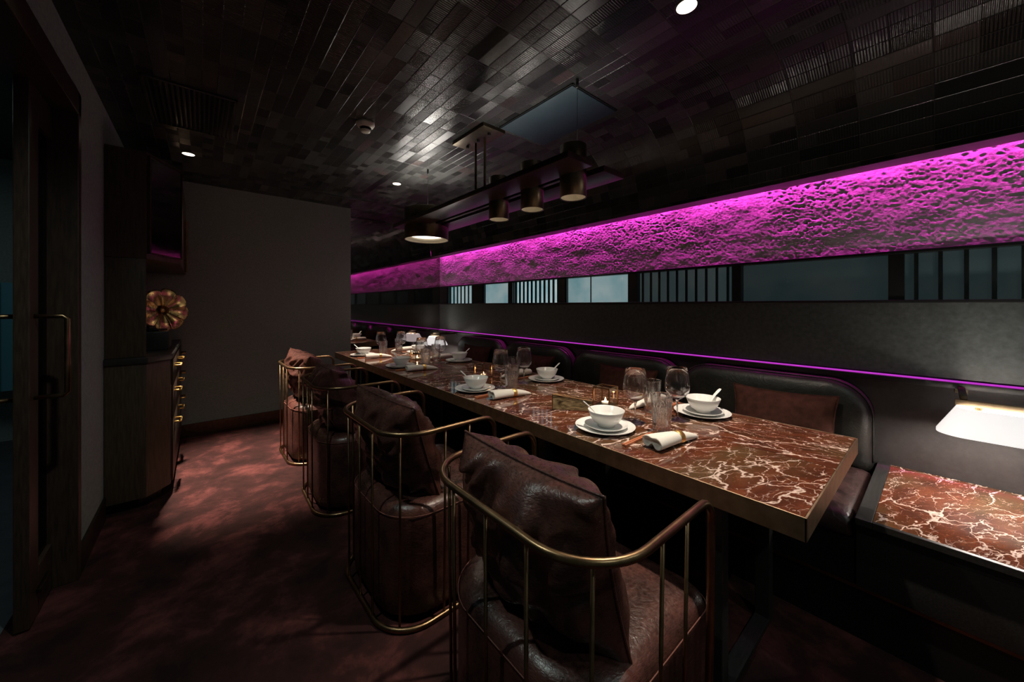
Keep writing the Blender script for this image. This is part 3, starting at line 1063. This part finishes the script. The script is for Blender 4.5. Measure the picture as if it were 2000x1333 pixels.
# ================================================================== banquette
BXF, BXB = 1.86, XW - 0.005
units = [(0.215, 1.148), (1.152, 2.098), (2.102, 3.048), (3.052, 3.99)]
unit_lab = ['dark leather bench section nearest the camera', 'dark leather bench section second from the camera', 'dark leather bench section third from the camera', 'dark leather bench section farthest from the camera, by the small lamp']
for k, (a, b) in enumerate(units):
    t = thing('banquette', unit_lab[k], 'bench', ((BXF + BXB) / 2, (a + b) / 2, 0), 0, 'leather bench sections along the wall')
    L = (b - a) / 2
    d = (BXB - BXF) / 2
    box('base', M['black'], -d + 0.01, d, -L, L, 0.205, 0.37, t)
    # seat cushion
    out = resample(round_poly([(-d, -L + 0.002), (d - 0.10, -L + 0.002), (d - 0.10, L - 0.002), (-d, L - 0.002)], [0.02] * 4, 4), 0.05)
    cx = -0.05
    def ring(inset, z):
        r = []
        for x, y in out:
            sx = max(0, (abs(x - cx) - inset)) * (1 if x > cx else -1)
            sy = max(0, abs(y) - inset) * (1 if y > 0 else -1)
            r.append((cx + sx, sy, z))
        return r
    bm = bmesh.new()
    add_loft(bm, [ring(0.006, 0.37), ring(0.0, 0.385), ring(0.0, 0.42), ring(0.006, 0.440), ring(0.022, 0.452), ring(0.05, 0.457), ring(0.12, 0.460), ring(0.2, 0.461)])
    from_bm('seat', bm, M['bench_seat'], t, smooth=True)
    # back with rounded shoulders
    prof = round_poly([(-L + 0.003, 0.44), (-L + 0.003, 0.868), (L - 0.003, 0.868), (L - 0.003, 0.44)], [0, 0.17, 0.17, 0], 12)
    prof = resample(prof, 0.04)
    cy, cz = 0.0, 0.62
    def bring(inset, x):
        r = []
        for y, z in prof:
            dd = math.hypot(y - cy, z - cz)
            s = (dd - inset) / dd
            yy, zz = cy + (y - cy) * s, cz + (z - cz) * s
            r.append((x, yy, max(zz, 0.44)))
        return r
    bm = bmesh.new()
    add_loft(bm, [bring(0.0, d), bring(0.0, d - 0.06), bring(0.004, d - 0.085), bring(0.018, d - 0.108), bring(0.045, d - 0.122), bring(0.10, d - 0.130), bring(0.18, d - 0.134), bring(0.30, d - 0.136)])
    from_bm('backrest', bm, M['bench_leather'], t, smooth=True)
    pp = [p for p in bring(-0.001, d - 0.083)]
    pp = [p for p in pp if p[2] > 0.45]
    # start the seam at one foot of the arch
    j = max(range(len(pp)), key=lambda q: (Vector(pp[q]) - Vector(pp[q - 1])).length)
    pp = pp[j:] + pp[:j]
    tube('back_piping', M['bench_leather'], pp, 0.0035, 6, t)
struct(box('trim_16', M['black'], BXF + 0.02, BXB, YB, YE - 0.1, 0.0, 0.20))
struct(box('trim_17', M['brass'], BXF + 0.008, BXF + 0.02, YB, YE - 0.1, 0.190, 0.204))

def side_unit(y0, y1, label, mar):
    t = thing('side_table', label, 'side table', ((BXF + BXB) / 2, (y0 + y1) / 2, 0), 0, 'marble topped side tables at the bench ends')
    L, d = (y1 - y0) / 2, (BXB - BXF) / 2
    box('carcass', M['blackwood'], -d, d, -L, L, 0.205, 0.448, t, 0.002)
    bm = bmesh.new()
    for a in ((-d - 0.03, d, -L, -L + 0.045), (-d - 0.03, d, L - 0.045, L), (-d - 0.03, -d - 0.012, -L + 0.045, L - 0.045)):
        add_box(bm, *a, 0.446, 0.470, 0.002)
    from_bm('top_border', bm, M['blackwood'], t)
    box('marble_top', mar, -d - 0.012, d, -L + 0.046, L - 0.046, 0.450, 0.4695, t)
    return t


side_unit(-1.45, 0.208, 'marble topped side table under the large lit wall lamp at right', M['marble_side'])
side_unit(3.998, 4.60, 'marble topped side table in the far corner by the mirror', M['marble_side'])

# bench pillows
me, rim = cushion_mesh('pillow_cover', 0.46, 0.34, 0.13, seed=8, nu=30, nv=24, pinch=0.09, wr=0.006)
plw = thing('throw_pillow', '-', 'pillow', (0, 0, 0), 0, 'russet pillows on the bench')
c = link('cover', me, M['velvet'], plw, smooth=True)
c.location = (0, 0, 0.17)
c.rotation_euler = (0, math.radians(16), 0)
tube('piping', M['velvet'], rim, 0.0035, 6, c, closed=True)
for i, (y, r, lb) in enumerate([(0.555, 0.10, 'russet pillow nearest the camera on the bench'), (1.50, 0.06, 'russet pillow on the second bench section from the camera'),
                                (2.45, -0.05, 'russet pillow on the third bench section from the camera'), (3.42, 0.10, 'russet pillow farthest from the camera on the bench')]):
    place(plw, i > 0, (2.345, y, 0.462), r, lb)

# ================================================================== wall lamps
def wall_lamp(y, label, power):
    t = thing('wall_lamp', label, 'wall lamp', (XW, y, 0.74), 0, 'white shaded wall lamps')
    for q in (-0.10, 0.10):
        box('arm', M['bronze'], -0.255, -0.001, q - 0.010, q + 0.010, 0.132, 0.150, t, 0.002)
    for q in (-0.10, 0.10):
        box('wall_plate', M['bronze'], -0.012, -0.001, q - 0.02, q + 0.02, 0.120, 0.165, t, 0.002)
    box('cross_bar', M['apron'], -0.262, -0.236, -0.122, 0.122, 0.110, 0.132, t, 0.002)
    def sec(hx, hy, z):
        return [(px, py, z) for px, py in round_poly([(-hx, -hy), (hx, -hy), (hx, hy), (-hx, hy)], [hx * 0.75] * 4, 10)]
    bm = bmesh.new()
    add_loft(bm, [sec(0.108, 0.172, 0.0), sec(0.062, 0.118, 0.104), sec(0.059, 0.115, 0.104), sec(0.105, 0.169, 0.0), sec(0.108, 0.172, 0.0)], False, False)
    from_bm('lamp_shade', bm, M['shade'], t, smooth=True, loc=(-0.245, 0, 0))
    for q in (-0.06, 0.06):
        tube('lamp_holder', M['apron'], [(-0.245, q, 0.115), (-0.245, q, 0.075)], 0.012, 12, t)
        lathe('bulb', M['shade'], [(0.0005, 0.03), (0.014, 0.036), (0.018, 0.05), (0.012, 0.072)], 20, t, loc=(-0.245, q, 0))
        add_light('wall_lamp_bulb', 'POINT', (XW - 0.245, y + q, 0.74 + 0.055), power / 2, (1.0, 0.93, 0.84), shadow_soft_size=0.035)
    return t


wall_lamp(-0.155, 'large lit white wall lamp at the right above the side table', 24.0)
wall_lamp(4.28, 'small lit white wall lamp at the far corner of the bench', 15.0)

# ================================================================== tall cabinet
CX0, CX1, CY0, CY1 = XL + 0.002, -0.160, 3.165, YE - 0.016
cab = thing('sideboard', 'dark walnut drawer base with black counter beside the door wall', 'cabinet', (0, 0, 0))
cab.location = (-0.30, 3.9, 0)
def off(poly):
    return [(x + 0.30, y - 3.9) for x, y in poly]
ch = [(CX0, CY0), (-0.262, CY0), (CX1, CY0 + 0.135), (CX1, CY1), (CX0, CY1)]
prism('body', M['cabwood'], off(ch), 0.07, 0.895, cab, 0.002)
kick = [(CX0, CY0 + 0.06), (-0.30, CY0 + 0.06), (CX1 - 0.05, CY0 + 0.17), (CX1 - 0.05, CY1), (CX0, CY1)]
prism('toe_kick', M['black'], off(kick), 0.0, 0.07, cab)
top = [(CX0, CY0 - 0.015), (-0.255, CY0 - 0.015), (CX1 + 0.012, CY0 + 0.125), (CX1 + 0.012, CY1), (CX0, CY1)]
prism('counter', M['blackwood'], off(top), 0.896, 0.932, cab, 0.003)
dy = (CY1 - CY0 - 0.17) / 3
for k in range(3):
    ya = CY0 + 0.155 + k * dy
    for z0, z1, nm in ((0.72, 0.885, 'drawer'), (0.50, 0.712, 'drawer'), (0.085, 0.492, 'cabinet_door')):
        f = box(nm, M['wood'], CX1 + 0.30, CX1 + 0.312, ya - 3.9, ya + dy - 0.008 - 3.9, z0, z1, cab, 0.002)
        zh = z1 - 0.055
        yc = ya + dy / 2 - 3.9
        tube('drawer_handle', M['gold'], [(CX1 + 0.312, yc - 0.06, zh), (CX1 + 0.345, yc - 0.06, zh), (CX1 + 0.345, yc + 0.06, zh), (CX1 + 0.312, yc + 0.06, zh)], 0.006, 8, f)
upc = thing('wall_cabinet', 'tall dark wall cabinet with slanted smoked glass door', 'cabinet', (-0.30, 3.9, 0.934))
zt = 2.20 - 0.934
zb = 1.540 - 0.934
epn = thing('end_panel', 'dark walnut upright panel between the counter and the wall cabinet', 'panel', (-0.30, 3.9, 0.934))
prism('panel', M['cabwood'], off([(CX0, CY0 + 0.02), (-0.266, CY0 + 0.02), (-0.266, CY0 + 0.05), (CX0, CY0 + 0.05)]), 0.0, zb - 0.001, epn, 0.001)
GX, GY = -0.118, CY0 + 0.30
up = [(CX0, CY0 + 0.015), (-0.262, CY0 + 0.015), (GX, GY), (GX, CY1), (CX0, CY1)]
prism('carcass', M['cabwood'], off(up), zb, zt, upc, 0.002)
# the slanted glass door
a, b = Vector((-0.262, CY0 + 0.015)), Vector((GX, GY))
dv = (b - a).normalized()
nv = Vector((dv.y, -dv.x))
def slab(s0, s1, n0, n1):
    return off([tuple(a + dv * s0 + nv * n0), tuple(a + dv * s1 + nv * n0), tuple(a + dv * s1 + nv * n1), tuple(a + dv * s0 + nv * n1)])
LD = (b - a).length
gd = prism('glass_door', M['darkglass'], slab(0.012, LD - 0.012, 0.0, 0.012), zb + 0.035, zt - 0.03, upc)
bm = bmesh.new()
add_prism(bm, slab(0.004, 0.014, -0.001, 0.016), zb + 0.03, zt - 0.02)
add_prism(bm, slab(LD - 0.014, LD - 0.004, -0.001, 0.016), zb + 0.03, zt - 0.02)
add_prism(bm, slab(0.014, LD - 0.014, -0.001, 0.016), zb + 0.03, zb + 0.04)
add_prism(bm, slab(0.014, LD - 0.014, -0.001, 0.016), zt - 0.03, zt - 0.02)
from_bm('door_frame', bm, M['bronze'], gd)
prism('pull_bar', M['brass'], off([(GX, 4.28), (GX + 0.025, 4.28), (GX + 0.025, 4.31), (GX, 4.31)]), zb + 0.0, zb + 0.45, upc, 0.002)
struct(box('trim_18', M['black'], CX0, CX0 + 0.012, CY0 + 0.052, CY1, 0.934, 0.934 + zb - 0.001))

# gramophone with a petalled brass horn
gr = thing('gramophone', 'gramophone with golden petal shaped horn on the dark counter', 'gramophone', (-0.285, 3.78, 0.933))
box('case', M['blackwood'], -0.11, 0.10, -0.16, 0.16, 0.0, 0.13, gr, 0.006)
lathe('turntable', M['black'], [(0.0005, 0.146), (0.088, 0.146), (0.09, 0.136), (0.02, 0.132)], 36, gr)
tube('tone_arm', M['plastic'], [(-0.06, 0.12, 0.13), (-0.06, 0.12, 0.17), (-0.03, 0.05, 0.172), (0.01, 0.0, 0.158)], 0.008, 10, gr)
def horn():
    axis = Vector((0.62, -0.77, 0.10)).normalized()
    side = axis.cross(Vector((0, 0, 1))).normalized()
    upv = side.cross(axis)
    o = Vector((0.085, -0.03, 0.285))
    def P(r, a, d):
        return o + axis * d + side * (r * math.cos(a)) + upv * (r * math.sin(a))
    # throat cone
    bm = bmesh.new()
    add_loft(bm, [[P(r, 2 * PI * i / 32, d) for i in range(32)] for r, d in ((0.011, -0.16), (0.013, -0.10), (0.018, -0.055), (0.030, -0.022))], True, False)
    hb = from_bm('horn', bm, M['hornbrass'], gr, smooth=True)
    np_ = 8
    for q in range(np_):
        a0 = 2 * PI * q / np_ + 0.2
        bm = bmesh.new()
        G = []
        for i in range(13):
            s = i / 12
            row = []
            for j in range(11):
                t = -1 + 2 * j / 10
                half = PI / np_ * 1.06
                edge = 1 - 0.16 * abs(t) ** 2.5 * s
                r = (0.016 + 0.150 * s) * edge
                d = -0.045 + 0.050 * s ** 0.8 - 0.050 * max(0, s - 0.55) ** 1.6 + 0.012 * s * (1 - t * t) * -1 + 0.003 * t
                row.append(bm.verts.new(P(r, a0 + half * t, d)))
            G.append(row)
        for i in range(12):
            for j in range(10):
                bm.faces.new((G[i][j], G[i + 1][j], G[i + 1][j + 1], G[i][j + 1]))
        bmesh.ops.recalc_face_normals(bm, faces=bm.faces)
        pe = from_bm('petal', bm, M['hornbrass'], hb, smooth=True)
        md = pe.modifiers.new('thickness', 'SOLIDIFY')
        md.thickness = 0.0015
    lathe_hub = bmesh.new()
    add_loft(lathe_hub, [[P(r, 2 * PI * i / 24, d) for i in range(24)] for r, d in ((0.019, -0.046), (0.017, -0.036), (0.010, -0.033), (0.001, -0.032))], False, True)
    from_bm('hub', lathe_hub, M['hornbrass'], hb, smooth=True)
    p0 = o + axis * -0.16
    tube('elbow', M['hornbrass'], [p0 + axis * 0.01, p0 - axis * 0.02, p0 - axis * 0.035 + Vector((0, 0, -0.03)), Vector((p0.x - 0.02, p0.y + 0.04, 0.13))], 0.012, 12, gr)
horn()

# ================================================================== tableware
def make_plate():
    o = lathe('dinner_plate', M['china'], [(0.0005, 0.004), (0.070, 0.004), (0.085, 0.007), (0.116, 0.0155), (0.1185, 0.017), (0.117, 0.0145), (0.086, 0.003), (0.066, 0.0), (0.0005, 0.0)], 64)
    return tag(o, '-', 'plate', 'dinner plates on the table')


def make_small_plate():
    o = lathe('small_plate', M['china'], [(0.0005, 0.005), (0.052, 0.005), (0.066, 0.008), (0.084, 0.015), (0.086, 0.016), (0.0845, 0.0135), (0.064, 0.003), (0.05, 0.0), (0.0005, 0.0)], 56)
    return tag(o, '-', 'plate', 'small plates under the bowls')


def make_bowl():
    o = lathe('soup_bowl', M['china'], [(0.0005, 0.011), (0.026, 0.012), (0.048, 0.024), (0.060, 0.041), (0.0695, 0.0632), (0.072, 0.0655), (0.0725, 0.0645), (0.0635, 0.040), (0.051, 0.0195), (0.034, 0.008), (0.033, 0.0), (0.029, 0.0), (0.028, 0.005), (0.0005, 0.006)], 56)
    return tag(o, '-', 'bowl', 'white bowls on the table')


def make_spoon():
    bm = bmesh.new()
    # a deep-bowled ceramic spoon along local x, bowl at the origin
    rings = []
    path = [(-0.034, 0.006, 0.004, 0.004), (-0.030, 0.004, 0.012, 0.006), (-0.018, 0.000, 0.019, 0.007), (0.0, 0.0, 0.021, 0.007), (0.016, 0.004, 0.016, 0.006), (0.026, 0.012, 0.010, 0.005),
            (0.040, 0.031, 0.0085, 0.007), (0.062, 0.0555, 0.0085, 0.007), (0.084, 0.075, 0.0095, 0.007), (0.093, 0.082, 0.007, 0.005)]
    for x, z, wv, th in path:
        r = []
        for k in range(14):
            a = 2 * PI * k / 14
            yy = wv * math.cos(a)
            zz = th * 0.5 * math.sin(a) + (yy / max(wv, 1e-4)) ** 2 * (0.008 if x < 0.02 else 0.001)
            r.append((x, yy, z + zz))
        rings.append(r)
    add_loft(bm, rings)
    o = from_bm('soup_spoon', bm, M['china'], smooth=True)
    return tag(o, '-', 'spoon', 'white spoons in the bowls')


def make_wine():
    t = thing('wine_glass', '-', 'wine glass', (0, 0, 0), 0, 'wine glasses on the table')
    outp = [(0.0055, 0.0875), (0.016, 0.094), (0.034, 0.106), (0.047, 0.124), (0.0515, 0.142), (0.050, 0.165), (0.0455, 0.195), (0.0400, 0.228)]
    inp = [(0.0385, 0.2285), (0.0440, 0.195), (0.0485, 0.165), (0.0500, 0.142), (0.0455, 0.1245), (0.0325, 0.1075), (0.0155, 0.0965), (0.0005, 0.094)]
    lathe('bowl', M['crystal'], [(0.0005, 0.0875)] + outp + [(0.0393, 0.2289)] + inp, 48, t, cap0=True, cap1=True)
    lathe('stem', M['cutglass'], [(0.0005, 0.088), (0.008, 0.088), (0.0048, 0.078), (0.0034, 0.055), (0.0034, 0.03), (0.005, 0.014), (0.013, 0.0065), (0.030, 0.0035), (0.041, 0.002), (0.0415, 0.001), (0.040, 0.0), (0.0005, 0.0)], 40, t, cap0=True, cap1=True)
    return t


def make_tumbler():
    def mod(a, z):
        if z < 0.006 or z > 0.112:
            return 1.0
        k = 1.0 if z < 0.10 else (0.112 - z) / 0.012
        return 1 - 0.075 * k * abs(math.sin(9 * a + 26 * (z - 0.06) * (1 if int(z / 0.036) % 2 else -1)))
    prof = [(0.0005, 0.0), (0.029, 0.0), (0.032, 0.003)] + [(0.033 + 0.0065 * (i / 14), 0.006 + i * 0.0077) for i in range(15)] + [(0.0400, 0.125), (0.0408, 0.148), (0.0400, 0.1495), (0.0388, 0.148), (0.0375, 0.12), (0.034, 0.03), (0.030, 0.016), (0.0005, 0.014)]
    def mod2(a, z):
        return mod(a, z)
    bm = bmesh.new()
    n = 72
    rings = []
    for idx, (r, z) in enumerate(prof):
        outer = idx < 18
        rings.append([(r * (mod(2 * PI * i / n, z) if outer else 1) * math.cos(2 * PI * i / n), r * (mod(2 * PI * i / n, z) if outer else 1) * math.sin(2 * PI * i / n), z) for i in range(n)])
    add_loft(bm, rings, True, True)
    o = from_bm('tumbler', bm, M['cutglass'], smooth=False)
    return tag(o, '-', 'tumbler', 'cut glass tumblers on the table')


def make_napkin():
    bm = bmesh.new()
    rings = []
    n = 40
    st = [(0.0, 0.041, 0.022), (0.004, 0.0425, 0.0235), (0.05, 0.037, 0.0235), (0.10, 0.030, 0.0225), (0.135, 0.0235, 0.0205), (0.17, 0.021, 0.0175), (0.20, 0.017, 0.0135), (0.23, 0.010, 0.008), (0.245, 0.004, 0.004)]
    def sect(x, a, b):
        lobed = max(0.0, 1 - x / 0.16)
        r = []
        for k in range(n):
            t = 2 * PI * k / n
            y = a * math.cos(t) * (1 + 0.06 * math.sin(2 * t) * lobed)
            g = math.exp(-(y / (a * 0.30)) ** 2)
            z = b * math.sin(t)
            if math.sin(t) < 0:
                z *= 1 - 0.85 * lobed * g
            else:
                z *= 1 - 0.22 * lobed * g
            z += 0.0018 * math.sin(23 * x * 6 + 3 * t) * lobed
            r.append((x, y, b + z))
        return r
    # rolled, slightly hollow mouth
    def shrink(ring, s, x):
        cz = sum(p[2] for p in ring) / n
        o = []
        for (xx, y, z) in ring:
            c = 0.019 if y > 0 else -0.019
            o.append((x, c + (y - c) * s, cz + (z - cz) * s))
        return o
    first = sect(0.0, *st[0][1:])
    rings = [shrink(first, 0.35, 0.022), shrink(first, 0.62, 0.012), shrink(first, 0.80, 0.003), first] + [sect(*s) for s in st[1:]]
    add_loft(bm, rings)
    o = from_bm('napkin', bm, M['linen'], smooth=True)
    return tag(o, '-', 'napkin', 'rolled white napkins')


def make_ring():
    bm = bmesh.new()
    n = 40
    def sec(x, d):
        return [(x, (0.0245 + d) * math.cos(2 * PI * k / n), 0.0205 + (0.0212 + d) * math.sin(2 * PI * k / n)) for k in range(n)]
    rings = [sec(-0.011, 0.0), sec(-0.011, 0.0014), sec(-0.009, 0.002), sec(0.009, 0.002), sec(0.011, 0.0014), sec(0.011, 0.0), sec(-0.011, 0.0)]
    add_loft(bm, rings, False, False)
    o = from_bm('napkin_ring', bm, M['gold'], smooth=True)
    return tag(o, '-', 'napkin ring', 'gold napkin rings')


def make_chopstick():
    bm = bmesh.new()
    add_loft(bm, [[(x, s1 * r, 0.0036 + s2 * r) for s1, s2 in ((-1, -1), (1, -1), (1, 1), (-1, 1))] for x, r in ((0.0, 0.0030), (0.002, 0.0035), (0.14, 0.0032), (0.235, 0.0018))])
    o = from_bm('chopstick', bm, M['chopwood'])
    return tag(o, '-', 'chopstick', 'chopsticks beside the plates')


def make_lantern():
    t = thing('candle_lantern', '-', 'lantern', (0, 0, 0), 0, 'glass candle lanterns on the table')
    h, s = 0.094, 0.043
    bm = bmesh.new()
    r = 0.0026
    for x, y in ((-s, -s), (s, -s), (s, s), (-s, s)):
        add_box(bm, x - r, x + r, y - r, y + r, 0.0, h)
    for z in (r, h - r):
        for q in (-s, s):
            add_box(bm, -s, s, q - r, q + r, z - r, z + r)
            add_box(bm, q - r, q + r, -s, s, z - r, z + r)
    from_bm('lantern_frame', bm, M['brass'], t)
    for k in range(4):
        bm = bmesh.new()
        m = Matrix.Rotation(k * PI / 2, 4, 'Z')
        bm.faces.new([bm.verts.new(m @ Vector(p)) for p in ((s, -s + r, 0.004), (s, s - r, 0.004), (s, s - r, h - 0.004), (s, -s + r, h - 0.004))])
        from_bm('glass_pane', bm, M['lanternglass'], t)
    box('base_plate', M['bronze'], -s, s, -s, s, 0.0, 0.003, t)
    return t


def make_candle():
    t = thing('tealight', '-', 'candle', (0, 0, 0), 0, 'burning tealights in the lanterns')
    lathe('cup', M['plastic'], [(0.0005, 0.0), (0.019, 0.0), (0.0195, 0.014), (0.0185, 0.014), (0.018, 0.011)], 28, t)
    lathe('wax', M['wax'], [(0.0005, 0.0115), (0.018, 0.0115)], 28, t)
    tube('wick', M['black'], [(0, 0, 0.011), (0.0005, 0, 0.019)], 0.0007, 6, t)
    lathe('flame', M['flame'], [(0.0004, 0.014), (0.0035, 0.017), (0.0042, 0.021), (0.0028, 0.028), (0.0003, 0.036)], 16, t)
    return t


protos = dict(plate=make_plate(), small=make_small_plate(), bowl=make_bowl(), spoon=make_spoon(), wine=make_wine(), tum=make_tumbler(), nap=make_napkin(), ring=make_ring(), chop=make_chopstick(), lan=make_lantern(), can=make_candle())
usedp = {k: False for k in protos}


def put(kind, x, y, z, rz, label):
    o = place(protos[kind], usedp[kind], (x, y, z), rz, label)
    usedp[kind] = True
    return o


where = ['nearest the camera', 'second from the camera', 'third from the camera', 'farthest from the camera']
near = [(1.245, 0.885, 2.45), (1.228, 1.785, 2.3), (1.235, 2.860, 1.9), (1.222, 3.735, 2.5)]
far = [(1.752, 0.715, -0.5), (1.750, 1.710, -0.4), (1.752, 2.800, -0.3), (1.745, 3.600, -0.4)]
for side, rows in (('chair side', near), ('bench side', far)):
    sg = 1 if side == 'chair side' else -1
    for i, (x, y, sa) in enumerate(rows):
        q = '%s of the table, %s' % (side, where[i])
        put('plate', x, y, TZ, 0.3 * i, 'white dinner plate on the ' + q)
        put('small', x + 0.004, y - 0.003, TZ + 0.006, 0.2, 'small plate under the bowl, ' + q)
        put('bowl', x + 0.004, y - 0.003, TZ + 0.0118, 0.1, 'white china bowl on the ' + q)
        rs = Matrix.Rotation(sa, 3, 'Z')
        s = put('spoon', x + 0.004, y - 0.003, TZ + 0.029, sa, 'white spoon in the bowl on the ' + q)
        put('wine', x + sg * 0.168, y - 0.035 * sg, TZ, 0, 'empty wine glass on the ' + q)
        put('tum', x + sg * 0.138, y - sg * 0.168, TZ, 0.2, 'cut glass tumbler on the ' + q)
        for c in (0, 1):
            put('chop', x - sg * 0.105, y - sg * (0.150 + 0.0095 * c), TZ, (0 if sg > 0 else PI) + 0.01 * c, ('wooden chopstick next to the plate, ' if c == 0 else 'wooden chopstick next to the napkin, ') + q)
        na = (0 if sg > 0 else PI) + (-0.22 if sg > 0 else -0.10)
        nx, ny = x - sg * 0.055, y - sg * 0.232
        put('nap', nx, ny, TZ, na, 'rolled white napkin on the ' + q)
        put('ring', nx + 0.135 * math.cos(na), ny + 0.135 * math.sin(na), TZ + 0.0008, na, 'gold ring around the napkin on the ' + q)
def glass_holder():
    p0, p1 = Vector((1.278, 1.207)), Vector((1.398, 1.062))
    t = thing('glass_holder', 'slanted glass holder with brass edges and gold speckled front beside the nearest lantern', 'candle holder', (1.36, 1.16, TZ))
    o = Vector((1.36, 1.16))
    bk = Vector((0.055, 0.050))
    f = [(p0 - o, 0.003), (p1 - o, 0.003), (p1 - o, 0.050), (p0 - o, 0.074)]
    P = [Vector((a.x, a.y, z)) for a, z in f]
    Q = [Vector((a.x + bk.x, a.y + bk.y, z * 0.8 + 0.001)) for a, z in f]
    bm = bmesh.new()
    bm.faces.new([bm.verts.new(p) for p in P])
    from_bm('front_panel', bm, M['goldfleck'], t)
    bm = bmesh.new()
    for a, b in ((P[2], P[3]), (Q[3], Q[2])):
        pass
    bm.faces.new([bm.verts.new(p) for p in (P[3], P[2], Q[2], Q[3])])
    from_bm('top_pane', bm, M['lanternglass'], t)
    bm = bmesh.new()
    for a, b in ((P[0], P[3]), (P[3], P[2]), (P[2], P[1]), (Q[0], Q[3]), (Q[3], Q[2]), (Q[2], Q[1]), (P[3], Q[3]), (P[2], Q[2]), (P[0], Q[0]), (P[1], Q[1])):
        add_tube(bm, [a, b], 0.0022, 6)
    from_bm('frame', bm, M['brass'], t)


M['goldfleck'] = simple('gold_fleck_glass', (0.26, 0.195, 0.10), 0.22, 0, 30, 0.97, stretch=(1, 1, 4))
glass_holder()
lan_at = [(1.545, 1.095, 'glass candle lantern nearest the camera on the table'), (1.505, 2.085, 'glass candle lantern in the middle of the table'), (1.515, 3.14, 'glass candle lantern near the far end of the table')]
for x, y, lb in lan_at:
    put('lan', x, y, TZ, 0.12, lb)
    put('can', x, y, TZ + 0.0032, 0, lb.replace('glass candle lantern', 'burning tealight in the lantern'))
    add_light('candle_light', 'POINT', (x, y, TZ + 0.05), 0.10, (1.0, 0.55, 0.25), shadow_soft_size=0.006)
